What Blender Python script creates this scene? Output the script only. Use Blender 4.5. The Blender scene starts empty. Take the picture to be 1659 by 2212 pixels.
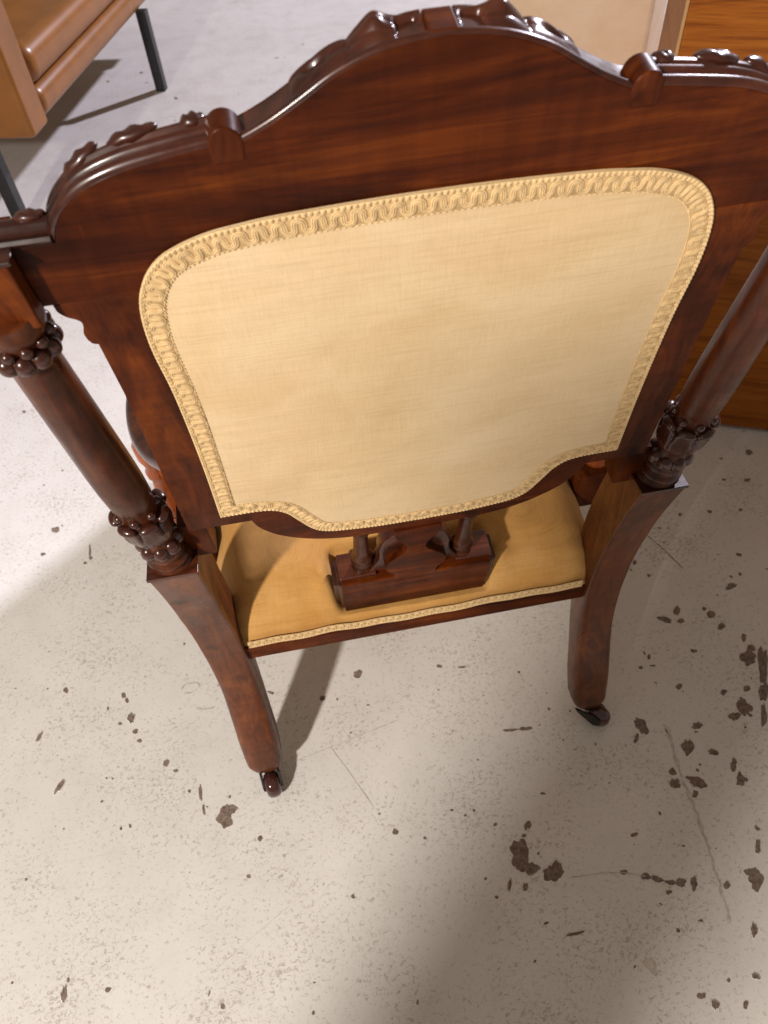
import bpy, bmesh, math, random
from mathutils import Vector, Matrix, noise
random.seed(7)
sc = bpy.context.scene
COL = sc.collection
R = math.radians

# ------------------------------------------------------------------ camera
CAM_T = Vector((-0.0950, -0.56265, 1.13848))
CAM_R = ((0.9826332, -0.1774791, -0.0541587), (-0.1704034, -0.7475585, -0.6419650), (0.0734486, 0.6400449, -0.7648188))
cd = bpy.data.cameras.new('camera'); cam = bpy.data.objects.new('camera', cd); COL.objects.link(cam)
rt, dn, fw = (Vector(r) for r in CAM_R)
m = Matrix((rt, -dn, -fw)).transposed().to_4x4(); m.translation = CAM_T
cam.matrix_world = m
cd.sensor_fit = 'VERTICAL'; cd.sensor_height = 24.0; cd.lens = 1591.5 / 2212.0 * 24.0
cd.clip_start = 0.01; cd.clip_end = 60
cd.dof.use_dof = True; cd.dof.focus_distance = 0.74; cd.dof.aperture_fstop = 6.5
sc.camera = cam

# ------------------------------------------------------------------ light
w = bpy.data.worlds.new('World'); sc.world = w; w.use_nodes = True
bg = w.node_tree.nodes['Background']; bg.inputs[0].default_value = (1.0, 0.84, 0.70, 1); bg.inputs[1].default_value = 0.29
def lamp(name, loc, target, power, size, color, size_y=None, spot=None):
    ld = bpy.data.lights.new(name, 'AREA'); ld.energy = power; ld.color = color
    ld.shape = 'RECTANGLE' if size_y else 'DISK'; ld.size = size
    if size_y: ld.size_y = size_y
    o = bpy.data.objects.new(name, ld); COL.objects.link(o); o.location = loc
    o.rotation_euler = (Vector(target) - Vector(loc)).to_track_quat('-Z', 'Y').to_euler()
    return o
lamp('ceiling_lamp', (-1.50, -1.86, 1.92), (0.0, 0.05, 0.4), 94, 0.15, (1.0, 0.91, 0.83))
lamp('high_bay_lamp', (7.6, 7.6, 6.5), (0, 0.6, 0), 1950, 0.40, (0.91, 0.86, 1.0))
sc.view_settings.view_transform = 'Standard'; sc.view_settings.look = 'None'
sc.view_settings.exposure = 0.0; sc.view_settings.gamma = 1.0

# ------------------------------------------------------------------ helpers
WOFF = {}
def tag(o, label=None, cat=None, group=None, kind=None):
    if label: o['label'] = label
    if cat: o['category'] = cat
    if group: o['group'] = group
    if kind: o['kind'] = kind
    return o
def empty(name, loc=(0, 0, 0), rz=0.0):
    o = bpy.data.objects.new(name, None); COL.objects.link(o); o.location = loc; o.rotation_euler = (0, 0, rz)
    o.empty_display_size = 0.1
    WOFF[o.name] = Vector((0, 0, 0)) if rz else Vector(loc)
    return o
def link_mesh(name, me, parent=None, mat=None):
    o = bpy.data.objects.new(name, me); COL.objects.link(o)
    if mat and not me.materials: me.materials.append(mat)
    off = Vector((0, 0, 0))
    if parent is not None:
        o.parent = parent
        if parent.name in WOFF and WOFF[parent.name].length > 0: o.location = -WOFF[parent.name]
    return o
def mesh(name, verts, faces, mat=None, parent=None, smooth=35, bevel=0.0, bseg=2):
    me = bpy.data.meshes.new(name); me.from_pydata([tuple(v) for v in verts], [], faces)
    bm = bmesh.new(); bm.from_mesh(me)
    bmesh.ops.remove_doubles(bm, verts=bm.verts, dist=1e-6)
    bmesh.ops.recalc_face_normals(bm, faces=bm.faces)
    for f_ in bm.faces: f_.smooth = smooth > 0
    if smooth > 0 and not bevel:
        lim = R(smooth)
        for e in bm.edges:
            if len(e.link_faces) == 2 and e.calc_face_angle(0) > lim: e.smooth = False
    bm.to_mesh(me); bm.free()
    o = link_mesh(name, me, parent, mat)
    if bevel:
        md = o.modifiers.new('bevel', 'BEVEL'); md.width = bevel; md.segments = bseg; md.limit_method = 'ANGLE'; md.angle_limit = R(28)
        md.harden_normals = True
    return o
def box(name, c, s, mat, parent=None, bevel=0.004, bseg=2, rot=None):
    vs = []
    for z in (-1, 1):
        for x, y in ((-1, -1), (1, -1), (1, 1), (-1, 1)):
            v = Vector((x * s[0] / 2, y * s[1] / 2, z * s[2] / 2))
            if rot: v = rot @ v
            vs.append(Vector(c) + v)
    fs = [(0, 3, 2, 1), (4, 5, 6, 7), (0, 1, 5, 4), (1, 2, 6, 5), (2, 3, 7, 6), (3, 0, 4, 7)]
    return mesh(name, vs, fs, mat, parent, 35, bevel, bseg)
def catmull(pts, n=6):
    out = []
    P = [tuple(p) for p in pts]
    for i in range(len(P) - 1):
        p0 = P[max(i - 1, 0)]; p1 = P[i]; p2 = P[i + 1]; p3 = P[min(i + 2, len(P) - 1)]
        for k in range(n):
            t = k / n
            out.append(tuple(0.5 * ((2 * b) + (-a + c) * t + (2 * a - 5 * b + 4 * c - d) * t * t + (-a + 3 * b - 3 * c + d) * t ** 3)
                             for a, b, c, d in zip(p0, p1, p2, p3)))
    out.append(P[-1])
    return out
def interp(x, xs, ys):
    if x <= xs[0]: return ys[0]
    for i in range(len(xs) - 1):
        if x <= xs[i + 1]:
            t = (x - xs[i]) / (xs[i + 1] - xs[i]); return ys[i] + (ys[i + 1] - ys[i]) * t
    return ys[-1]
def resample(pts, step, closed=False):
    P = [Vector(p) for p in pts]
    if closed: P = P + [P[0]]
    L = [0]
    for a, b in zip(P, P[1:]): L.append(L[-1] + (b - a).length)
    n = max(2, int(round(L[-1] / step))); out = []; j = 0
    for i in range(n if closed else n + 1):
        d = L[-1] * i / n
        while j < len(L) - 2 and L[j + 1] < d: j += 1
        t = (d - L[j]) / max(L[j + 1] - L[j], 1e-9); out.append(P[j].lerp(P[j + 1], t))
    return out
def lathe_geo(prof, seg, o0, ax, cap=True, ref=None):
    ax = Vector(ax).normalized(); ref = Vector(ref) if ref else Vector((0, -1, 0))
    e1 = (ref - ax * ref.dot(ax)).normalized(); e2 = ax.cross(e1)
    vs, fs = [], []
    for r, h in prof:
        for k in range(seg):
            a = 2 * math.pi * k / seg
            vs.append(Vector(o0) + ax * h + (e1 * math.cos(a) + e2 * math.sin(a)) * r)
    for i in range(len(prof) - 1):
        for k in range(seg):
            k2 = (k + 1) % seg; fs.append((i * seg + k, i * seg + k2, (i + 1) * seg + k2, (i + 1) * seg + k))
    if cap:
        fs.append(tuple(range(seg))[::-1]); fs.append(tuple(range((len(prof) - 1) * seg, len(prof) * seg)))
    return vs, fs
def lathe(name, prof, seg, o0, ax, mat, parent, smooth=50):
    vs, fs = lathe_geo(prof, seg, o0, ax)
    return mesh(name, vs, fs, mat, parent, smooth)
def tube_geo(pts, rad, sides, vs, fs, closed=False, up=None):
    n = len(pts); base = len(vs)
    for i, p in enumerate(pts):
        a = pts[i - 1] if (i > 0 or closed) else p
        b = pts[(i + 1) % n] if (i < n - 1 or closed) else p
        t = (b - a).normalized(); u = up if up is not None else Vector((0, 0, 1))
        s = t.cross(u)
        s = s.normalized() if s.length > 1e-6 else Vector((1, 0, 0))
        q = s.cross(t); r = rad(i) if callable(rad) else rad
        for k in range(sides):
            g = 2 * math.pi * k / sides; vs.append(p + (s * math.cos(g) + q * math.sin(g)) * r)
    for i in range(n if closed else n - 1):
        j = (i + 1) % n
        for k in range(sides):
            k2 = (k + 1) % sides; fs.append((base + i * sides + k, base + i * sides + k2, base + j * sides + k2, base + j * sides + k))
def sphere_mesh(name, r, sx=1, sy=1, sz=1, seg=14, ring=9):
    me = bpy.data.meshes.new(name); bm = bmesh.new()
    bmesh.ops.create_uvsphere(bm, u_segments=seg, v_segments=ring, radius=r)
    for v in bm.verts: v.co = Vector((v.co.x * sx, v.co.y * sy, v.co.z * sz))
    for f_ in bm.faces: f_.smooth = True
    bm.to_mesh(me); bm.free(); return me

# ------------------------------------------------------------------ materials
def nmat(name):
    mt = bpy.data.materials.new(name); mt.use_nodes = True
    nt = mt.node_tree; return mt, nt, nt.nodes, nt.links, nt.nodes['Principled BSDF']
def coords(N, L, scale, rot=(0, 0, 0), loc=(0, 0, 0)):
    tc = N.new('ShaderNodeTexCoord'); mp = N.new('ShaderNodeMapping')
    mp.inputs['Scale'].default_value = scale; mp.inputs['Rotation'].default_value = rot; mp.inputs['Location'].default_value = loc
    L.new(tc.outputs['Object'], mp.inputs['Vector']); return mp.outputs[0]
def noise_n(N, L, vec, scale, detail=4, rough=0.55, dist=0.0):
    n = N.new('ShaderNodeTexNoise'); n.inputs['Scale'].default_value = scale; n.inputs['Detail'].default_value = detail
    n.inputs['Roughness'].default_value = rough; n.inputs['Distortion'].default_value = dist
    L.new(vec, n.inputs['Vector']); return n.outputs['Fac']
def ramp(N, L, fac, stops, interp_='LINEAR'):
    r = N.new('ShaderNodeValToRGB'); cr = r.color_ramp; cr.interpolation = interp_
    while len(cr.elements) < len(stops): cr.elements.new(0.5)
    for e, (p, c) in zip(cr.elements, stops):
        e.position = p; e.color = (*c, 1) if len(c) == 3 else c
    L.new(fac, r.inputs[0]); return r.outputs[0]
def mix(N, L, fac, a, b, mode='MIX'):
    x = N.new('ShaderNodeMix'); x.data_type = 'RGBA'; x.blend_type = mode
    for sock, v in ((x.inputs['Factor'], fac), (x.inputs['A'], a), (x.inputs['B'], b)):
        if hasattr(v, 'is_output') or hasattr(v, 'links'): L.new(v, sock)
        else: sock.default_value = v if not isinstance(v, tuple) else (*v, 1)
    return x.outputs['Result']
def bump(N, L, h, bsdf, strength, dist=0.001, prev=None):
    b = N.new('ShaderNodeBump'); b.inputs['Strength'].default_value = strength; b.inputs['Distance'].default_value = dist
    L.new(h, b.inputs['Height'])
    if prev: L.new(prev, b.inputs['Normal'])
    L.new(b.outputs[0], bsdf.inputs['Normal']); return b.outputs[0]

def wood(name, grain='x', dark=(0.024, 0.0042, 0.0008), mid=(0.066, 0.0122, 0.0014), light=(0.145, 0.034, 0.0034), rough=0.36, coat=0.02, gs=1.0, spec=0.09):
    mt, nt, N, L, B = nmat(name)
    s = {'x': (2.6, 24, 24), 'z': (24, 24, 2.6), 'y': (24, 2.6, 24)}[grain]
    v = coords(N, L, tuple(q * gs for q in s))
    g = noise_n(N, L, v, 1.6, 7, 0.62, 1.2)
    v2 = coords(N, L, {'x': (5, 9, 9), 'z': (9, 9, 5), 'y': (9, 5, 9)}[grain], loc=(3.1, 1.7, 0.4))
    bl = noise_n(N, L, v2, 1.1, 4, 0.6, 0.8)
    c = ramp(N, L, g, [(0.30, dark), (0.52, mid), (0.76, light)])
    blot = ramp(N, L, bl, [(0.28, (0.48, 0.44, 0.42)), (0.47, (0.92, 0.90, 0.88)), (0.62, (1.18, 1.18, 1.15)), (0.78, (1.7, 1.9, 2.0))])
    c = mix(N, L, 1.0, c, blot, 'MULTIPLY')
    v3 = coords(N, L, {'x': (12, 260, 260), 'z': (260, 260, 12), 'y': (260, 12, 260)}[grain])
    p = noise_n(N, L, v3, 1.0, 3, 0.6)
    pc = ramp(N, L, p, [(0.33, (0.62, 0.58, 0.55)), (0.46, (1, 1, 1))])
    c = mix(N, L, 0.7, c, pc, 'MULTIPLY')
    fb = noise_n(N, L, coords(N, L, {'x': (150, 10, 10), 'z': (10, 10, 150), 'y': (10, 150, 10)}[grain]), 1.0, 2, 0.5, 0.3)
    c = mix(N, L, 0.55, c, ramp(N, L, fb, [(0.35, (0.80, 0.78, 0.76)), (0.62, (1.12, 1.12, 1.12))]), 'MULTIPLY')
    vo = N.new('ShaderNodeTexVoronoi'); vo.inputs['Scale'].default_value = 7.5; vo.inputs['Randomness'].default_value = 1.0
    wn = N.new('ShaderNodeTexNoise'); wn.inputs['Scale'].default_value = 30; tc0 = N.new('ShaderNodeTexCoord'); L.new(tc0.outputs['Object'], wn.inputs['Vector'])
    wadd = N.new('ShaderNodeVectorMath'); wadd.operation = 'MULTIPLY_ADD'; L.new(wn.outputs['Color'], wadd.inputs[0]); wadd.inputs[1].default_value = (.03, .03, .03); L.new(tc0.outputs['Object'], wadd.inputs[2])
    L.new(wadd.outputs[0], vo.inputs['Vector'])
    c = mix(N, L, 1.0, c, ramp(N, L, vo.outputs['Distance'], [(0.045, (0.45, 0.42, 0.40)), (0.10, (1, 1, 1))]), 'MULTIPLY')
    # hairline scratches and rubbed spots
    scr = noise_n(N, L, coords(N, L, (90, 90, 6), rot=(0.3, 0.5, 0.2)), 1.0, 2, 0.5)
    c = mix(N, L, 1.0, c, ramp(N, L, scr, [(0.70, (1, 1, 1)), (0.76, (1.5, 1.7, 2.2))]), 'MULTIPLY')
    L.new(c, B.inputs['Base Color'])
    v4 = coords(N, L, (28, 28, 28)); rn = noise_n(N, L, v4, 1.0, 5, 0.65)
    rr = ramp(N, L, rn, [(0.3, (rough * 0.75,) * 3), (0.7, (rough * 1.6,) * 3)])
    L.new(rr, B.inputs['Roughness'])
    B.inputs['Coat Weight'].default_value = coat; B.inputs['Coat Roughness'].default_value = 0.16; B.inputs['Specular IOR Level'].default_value = spec
    b1 = bump(N, L, p, B, 0.12, 0.0006)
    v5 = coords(N, L, (55, 55, 55)); wv = noise_n(N, L, v5, 1.0, 2, 0.5)
    bump(N, L, wv, B, 0.10, 0.002, b1)
    return mt
W_X = wood('mahogany_grain_across', 'x')
W_Z = wood('mahogany_grain_upright', 'z', mid=(0.078, 0.0165, 0.0030))
W_LEG = wood('mahogany_leg', 'z', dark=(0.052, 0.0125, 0.0035), mid=(0.108, 0.0290, 0.0072), light=(0.19, 0.056, 0.010), rough=0.33, coat=0.25, spec=0.3)
W_TURN = wood('mahogany_turned', 'z', dark=(0.026, 0.006, 0.0018), mid=(0.062, 0.0145, 0.0035), light=(0.115, 0.030, 0.006), rough=0.30, coat=0.15, spec=0.24)
W_CARVE = wood('mahogany_carved', 'x', dark=(0.018, 0.006, 0.004), mid=(0.055, 0.014, 0.007), light=(0.11, 0.03, 0.012), rough=0.27, coat=0.35, spec=0.3)
W_ARM = wood('mahogany_arm', 'z', dark=(0.12, 0.022, 0.006), mid=(0.26, 0.062, 0.014), light=(0.36, 0.10, 0.02), rough=0.2, coat=0.6)

def fabric(name, base, pale, dirt, sc_=1.0, slub=0.5):
    mt, nt, N, L, B = nmat(name)
    a = noise_n(N, L, coords(N, L, (16, 16, 560)), 1.0, 5, 0.78)
    b = noise_n(N, L, coords(N, L, (800, 60, 60)), 1.0, 4, 0.78)
    c_ = noise_n(N, L, coords(N, L, (7, 7, 9), loc=(1.3, 0.2, 4.0)), 1.0, 5, 0.6, 0.6)
    col = ramp(N, L, c_, [(0.30, dirt), (0.50, base), (0.70, pale)])
    s1 = ramp(N, L, a, [(0.30, (0.80, 0.77, 0.72)), (0.5, (1, 1, 1)), (0.72, (1.12, 1.12, 1.13))])
    s2 = ramp(N, L, b, [(0.30, (0.88, 0.86, 0.82)), (0.55, (1, 1, 1)), (0.75, (1.06, 1.06, 1.06))])
    col = mix(N, L, slub, col, s1, 'MULTIPLY'); col = mix(N, L, slub * 1.1, col, s2, 'MULTIPLY')
    L.new(col, B.inputs['Base Color']); B.inputs['Roughness'].default_value = 0.85
    B.inputs['Specular IOR Level'].default_value = 0.15
    B.inputs['Sheen Weight'].default_value = 0.18; B.inputs['Sheen Roughness'].default_value = 0.45
    B.inputs['Sheen Tint'].default_value = (1.0, 0.9, 0.7, 1)
    wv = mix(N, L, 0.5, a, b)
    bump(N, L, wv, B, 0.45, 0.0007)
    return mt
F_PANEL = fabric('gold_panel_cloth', (0.625, 0.475, 0.28), (0.665, 0.52, 0.33), (0.575, 0.415, 0.225), slub=0.55)
F_SEAT = fabric('gold_seat_warm_lit', (0.475, 0.255, 0.074), (0.545, 0.315, 0.112), (0.41, 0.20, 0.050), slub=0.75)  # same cloth as the back panel, warm lamp light put into its orange
def plain(name, col, rough=0.5, var=0.15, scale=20, coat=0.0, metal=0.0, bstr=0.1):
    mt, nt, N, L, B = nmat(name)
    n = noise_n(N, L, coords(N, L, (scale,) * 3), 1.0, 5, 0.6)
    lo = tuple(c * (1 - var) for c in col); hi = tuple(min(1, c * (1 + var)) for c in col)
    L.new(ramp(N, L, n, [(0.3, lo), (0.7, hi)]), B.inputs['Base Color'])
    B.inputs['Specular IOR Level'].default_value = 0.35; B.inputs['Roughness'].default_value = rough; B.inputs['Coat Weight'].default_value = coat; B.inputs['Metallic'].default_value = metal
    if bstr: bump(N, L, n, B, bstr, 0.001)
    return mt
M_BRAID = plain('gold_braid_thread', (0.62, 0.445, 0.225), 0.7, 0.16, 130)
M_BRAIDBASE = plain('gold_braid_ground', (0.50, 0.345, 0.165), 0.8, 0.18, 120)
M_IRON = plain('dark_iron', (0.035, 0.03, 0.026), 0.4, 0.3, 60, metal=0.7)
M_WHEEL = plain('brown_porcelain', (0.045, 0.012, 0.010), 0.12, 0.2, 50, coat=0.8, bstr=0)
M_LEATHER = plain('tan_leather', (0.215, 0.080, 0.0125), 0.33, 0.18, 9, coat=0.0, bstr=0.12)
M_SEAM = plain('leather_piping', (0.33, 0.14, 0.04), 0.35, 0.1, 30)
M_BLACK = plain('black_steel', (0.016, 0.016, 0.017), 0.45, 0.3, 30)
M_CREAM = fabric('cream_damask', (0.80, 0.61, 0.43), (0.84, 0.67, 0.50), (0.74, 0.55, 0.37), slub=0.25)

def oak():
    mt, nt, N, L, B = nmat('oak_veneer')
    g = noise_n(N, L, coords(N, L, (3.0, 3.0, 42)), 1.0, 6, 0.6, 1.6)
    f2 = noise_n(N, L, coords(N, L, (14, 14, 330)), 1.0, 3, 0.6)
    c = ramp(N, L, g, [(0.30, (0.15, 0.036, 0.003)), (0.46, (0.27, 0.078, 0.006)), (0.70, (0.35, 0.115, 0.012))])
    c = mix(N, L, 0.7, c, ramp(N, L, f2, [(0.34, (0.60, 0.54, 0.45)), (0.52, (1, 1, 1))]), 'MULTIPLY')
    L.new(c, B.inputs['Base Color']); B.inputs['Roughness'].default_value = 0.42; B.inputs['Specular IOR Level'].default_value = 0.2
    bump(N, L, f2, B, 0.08, 0.0005); return mt
M_OAK = oak()
M_OAKEDGE = plain('pale_edge_band', (0.42, 0.24, 0.10), 0.5, 0.15, 30)
M_CAVITY = plain('dark_plinth', (0.03, 0.018, 0.01), 0.7, 0.2, 20)

def floor_mat():
    mt, nt, N, L, B = nmat('painted_concrete')
    big = noise_n(N, L, coords(N, L, (1.3, 1.3, 1.3)), 1.0, 5, 0.6, 0.3)
    col = ramp(N, L, big, [(0.30, (0.655, 0.640, 0.608)), (0.52, (0.705, 0.692, 0.662)), (0.72, (0.745, 0.732, 0.705))])
    mid = noise_n(N, L, coords(N, L, (14, 14, 14)), 1.0, 5, 0.65)
    col = mix(N, L, 0.6, col, ramp(N, L, mid, [(0.3, (0.91, 0.905, 0.89)), (0.55, (1, 1, 1))]), 'MULTIPLY')
    # fine pits where the roller missed: short greyish-brown flecks
    f1 = noise_n(N, L, coords(N, L, (165, 205, 165)), 1.0, 4, 0.74, 0.9)
    dens = noise_n(N, L, coords(N, L, (6.5, 6.5, 6.5), loc=(5, 2, 0)), 1.0, 5, 0.65)
    add = N.new('ShaderNodeMath'); add.operation = 'MULTIPLY_ADD'; L.new(dens, add.inputs[0]); add.inputs[1].default_value = 0.34; L.new(f1, add.inputs[2])
    pit = ramp(N, L, add.outputs[0], [(0.715, (0, 0, 0)), (0.83, (1, 1, 1))])
    col = mix(N, L, mix(N, L, 1.0, pit, (0.72, 0.72, 0.72), 'MULTIPLY'), col, (0.34, 0.295, 0.25))
    # faint scuffs
    sc1 = noise_n(N, L, coords(N, L, (9, 90, 9), rot=(0, 0, 0.6)), 1.0, 4, 0.7, 0.5)
    col = mix(N, L, 0.5, col, ramp(N, L, sc1, [(0.25, (0.87, 0.86, 0.84)), (0.40, (1, 1, 1))]), 'MULTIPLY')
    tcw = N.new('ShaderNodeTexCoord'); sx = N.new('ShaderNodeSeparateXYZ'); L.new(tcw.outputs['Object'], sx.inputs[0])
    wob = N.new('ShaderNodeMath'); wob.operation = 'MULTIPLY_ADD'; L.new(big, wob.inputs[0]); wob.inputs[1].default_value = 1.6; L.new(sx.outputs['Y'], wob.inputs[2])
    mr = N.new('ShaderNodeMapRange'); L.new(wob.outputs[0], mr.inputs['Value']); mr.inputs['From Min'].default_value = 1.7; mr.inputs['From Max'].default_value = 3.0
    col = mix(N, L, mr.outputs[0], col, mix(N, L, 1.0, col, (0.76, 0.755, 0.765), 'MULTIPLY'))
    L.new(col, B.inputs['Base Color'])
    rr = ramp(N, L, mid, [(0.3, (0.42,) * 3), (0.7, (0.6,) * 3)]); L.new(rr, B.inputs['Roughness'])
    b1 = bump(N, L, add.outputs[0], B, 0.10, 0.0015)
    bump(N, L, mid, B, 0.12, 0.003, b1)
    return mt
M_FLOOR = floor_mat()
M_CHIP = plain('bare_brown_concrete', (0.20, 0.150, 0.122), 0.9, 0.5, 150, bstr=0.8)
M_SCUFF = plain('grey_scuff', (0.53, 0.495, 0.45), 0.8, 0.3, 90, bstr=0.2)

# ------------------------------------------------------------------ floor
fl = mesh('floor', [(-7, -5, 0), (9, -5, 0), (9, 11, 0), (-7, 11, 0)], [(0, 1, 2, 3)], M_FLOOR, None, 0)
tag(fl, kind='structure')
def fpix(x, y, h=0.0):      # photograph point -> where that mark lies on the floor
    d = rt * ((x - 829.5) / 1591.5) + dn * ((y - 1106.0) / 1591.5) + fw
    return CAM_T + d * ((h - CAM_T.z) / d.z)
def blob(c, ax, bx, n, rough_, seed):
    rnd = random.Random(seed); ph = [rnd.uniform(0, 6.28) for _ in range(8)]; am = [rnd.uniform(.3, 1) * rough_ / (1 + .35 * k) for k in range(8)]
    out = []
    for i in range(n):
        a = 2 * math.pi * i / n
        r = 1 + sum(am[k] * math.sin((k + 2) * a + ph[k]) for k in range(8)) + rnd.uniform(-.06, .06)
        r = max(r, .25)
        out.append(c + ax * (math.cos(a) * r) + bx * (math.sin(a) * r))
    return out
CHIPS = [(142,1491,12,12,0),(267,1502,10,14,0),(274,1513,8,12,0),(283,1551,14,24,0),(259,1563,8,8,0),(292,1580,14,10,0),(301,1600,12,8,0),(233,1530,5,8,0),
 (85,1592,7,28,30),(129,1699,11,38,32),(359,1648,14,16,0),(379,1665,10,8,0),(433,1713,8,36,-8),(440,1749,5,28,-8),(409,1709,7,8,0),(486,1764,36,48,25),(500,1748,24,22,0),
 (496,1721,5,8,0),(562,1811,10,14,20),(261,1790,6,7,0),(281,1784,6,9,0),(230,1681,4,5,0),(243,1682,4,5,0),(537,1893,10,9,0),(138,2148,12,34,5),(147,2117,6,12,0),
 (233,2138,16,10,-25),(452,2146,4,12,15),(481,2174,10,14,0),(56,1900,6,7,0),(26,2123,6,6,0),(854,1797,14,14,0),(918,1810,8,8,0),(773,1456,20,18,0),(697,1508,14,12,0),
 (585,1496,16,6,25),(795,1523,8,4,0),(902,2165,6,12,0),(1123,1846,44,70,-10),(1148,1876,32,30,0),(1196,1884,44,46,0),(1140,1783,14,24,20),(1132,1805,12,8,0),
 (1101,1912,8,28,10),(1135,1916,12,20,10),(1103,1577,32,7,-4),(1135,1574,34,8,-6),(1386,1568,22,46,-38),(1375,1595,10,22,10),(1443,1579,9,20,-20),(1506,1568,24,16,0),(1486,1614,24,40,0),
 (1541,1625,24,14,0),(1585,1652,14,30,0),(1600,1684,20,30,0),(1453,1667,16,18,0),(1458,1693,24,24,-30),(1506,1689,44,24,15),(1502,1715,14,16,0),(1607,1527,26,48,-30),
 (1587,1547,24,20,0),(1650,1494,24,40,0),(1650,1545,14,50,0),(1613,1487,16,14,0),(1467,1483,14,14,0),(1565,1494,12,10,0),(1633,1899,30,54,5),(1622,1884,30,18,0),(1637,1829,14,30,0),
 (1395,1893,26,14,12),(1420,1899,30,12,12),(1348,1884,18,12,0),(1449,1906,24,12,0),(1471,1906,22,22,0),(1499,1908,16,30,0),(1445,1927,14,10,0),(1570,1912,14,20,0),(1629,2009,16,30,0),
 (1633,2109,22,12,15),(1545,2170,16,24,0),(1515,2151,20,16,0),(1611,2170,12,20,0),(1243,2017,40,8,-14),(1070,1781,9,8,0),(1005,1761,7,6,0),(976,1750,7,6,0),(1024,1751,7,6,0),
 (1173,1714,12,6,0),(1180,1994,12,6,-20),(1073,1938,8,8,0),(1370,1803,16,10,-20),(949,1439,12,8,0),(998,1441,18,5,0),(1121,1452,6,6,0),(1579,1267,26,14,-10),(1536,1327,20,16,0),
 (1462,1319,14,22,0),(1436,1338,30,14,15),(1471,1341,14,12,0),(1558,1353,16,16,0),(1607,1377,10,20,0),(1622,1401,20,18,0),(1616,1421,34,34,0),(1648,1436,22,84,0),(1562,1496,10,14,0),
 (1499,1406,16,8,0),(1402,1419,8,12,0),(1384,1442,9,8,0),(1410,1438,14,4,0),(1371,1215,8,12,0),(1402,1243,9,7,0),(1469,1111,9,7,0),(1614,1037,14,8,0),(1596,1198,14,7,12),(1525,951,14,7,0),
 (1618,977,16,12,0),(120,1144,20,12,-10),(194,1190,4,34,0),(196,1205,9,7,0),(93,1197,12,7,-20),(184,1216,8,6,0),(52,889,8,6,0),(398,1391,5,5,0),(135,1016,5,4,0),(1533,1105,12,7,0),(1600,1101,10,6,0),
 (305,157,9,4,0),(233,176,7,4,0),(380,212,9,6,0)]
NCH = 0
for i, (x, y, cw, ch, ang) in enumerate(CHIPS):
    a = R(ang); c = fpix(x, y, 0.0004 + 0.00002 * (i % 9)); 
    ux, uy = math.cos(a), math.sin(a)
    pa = fpix(x + ux * cw / 2, y + uy * cw / 2, c.z) - c
    pb = fpix(x - uy * ch / 2, y + ux * ch / 2, c.z) - c
    big = max(cw, ch) > 20
    bpts = blob(c, pa * 0.95, pb * 0.95, 40 if big else 18, 0.17 if big else 0.15, i)
    o = mesh('paint_chip', bpts, [tuple(range(40 if big else 18))], M_CHIP, fl, 0)
    alone = all(j == i or math.hypot(x - q_[0], y - q_[1]) > .62 * (max(cw, ch) + max(q_[2], q_[3])) for j, q_ in enumerate(CHIPS))
    if big and alone:
        nb = len(bpts); lv = []
        for kx, hz in ((.97, .0003), (1.00, .0013), (1.05, .0011), (1.16, .0001)):
            lv += [Vector((c.x + (p.x - c.x) * kx, c.y + (p.y - c.y) * kx, hz)) for p in bpts]
        mesh('paint_lip', lv, [(r_ * nb + k, r_ * nb + (k + 1) % nb, (r_ + 1) * nb + (k + 1) % nb, (r_ + 1) * nb + k) for r_ in range(3) for k in range(nb)], M_FLOOR, fl, 40)
# small random chips, thicker on the right
vs, fs = [], []
rnd = random.Random(11)
def add_blob(c, a, b, n, r_, seed):
    base = len(vs); vs.extend(blob(c, a, b, n, r_, seed)); fs.append(tuple(range(base, base + n)))
for i in range(2300):
    x = rnd.uniform(-1.1, 1.1); y = rnd.uniform(-.65, 1.6)
    dens = 0.20 + 0.80 * max(0, min(1, (x + 0.05) / 0.35))
    cl = noise.noise(Vector((x * 5, y * 5, 3.3))) * .5 + .5
    if rnd.random() > dens * cl * 1.1: continue
    s = rnd.choice([.0011, .0014, .0018, .0018, .0024, .0033]) * (1.25 if x > .25 else 0.95)
    ang = rnd.uniform(0, 6.28); el = rnd.uniform(.4, 1)
    add_blob(Vector((x, y, .00045)), Vector((math.cos(ang), math.sin(ang), 0)) * s, Vector((-math.sin(ang), math.cos(ang), 0)) * s * el, 9, .22, i)
for i in range(90):
    x = rnd.uniform(-2.2, 2.4); y = rnd.uniform(1.6, 4.6); s = rnd.uniform(.003, .009)
    add_blob(Vector((x, y, .0005)), Vector((s, 0, 0)), Vector((0, s * rnd.uniform(.3, .8), 0)), 9, .25, 900 + i)
o = mesh('small_paint_chips', vs, fs, M_CHIP, fl, 0); o['kind'] = 'stuff'
# scratches, cracks and scuffs
def scratch(name, pts, width, mat, jag=0.4):
    P = resample([fpix(*p, 0.0006) for p in pts], 0.006); v, f = [], []; rn = random.Random(len(pts) * 31 + int(pts[0][0]))
    for i, p in enumerate(P):
        t = (P[min(i + 1, len(P) - 1)] - P[max(i - 1, 0)]).normalized(); s = Vector((-t.y, t.x, 0)); wd = width * (1 + rn.uniform(-jag, jag)) / 2
        off = s * rn.uniform(-jag, jag) * width * .6
        v += [p + off + s * wd, p + off - s * wd]
    for i in range(len(P) - 1): f.append((2 * i, 2 * i + 1, 2 * i + 3, 2 * i + 2))
    return mesh(name, v, f, mat, fl, 0)
scratch('floor_crack', [(1440, 1570), (1449, 1601), (1475, 1684), (1506, 1759), (1532, 1838), (1558, 1921), (1576, 1995)], 0.0040, M_SCUFF, .75)
scratch('floor_scratch', [(641, 1643), (714, 1614), (780, 1588), (860, 1555)], 0.0011, M_SCUFF)
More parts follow.
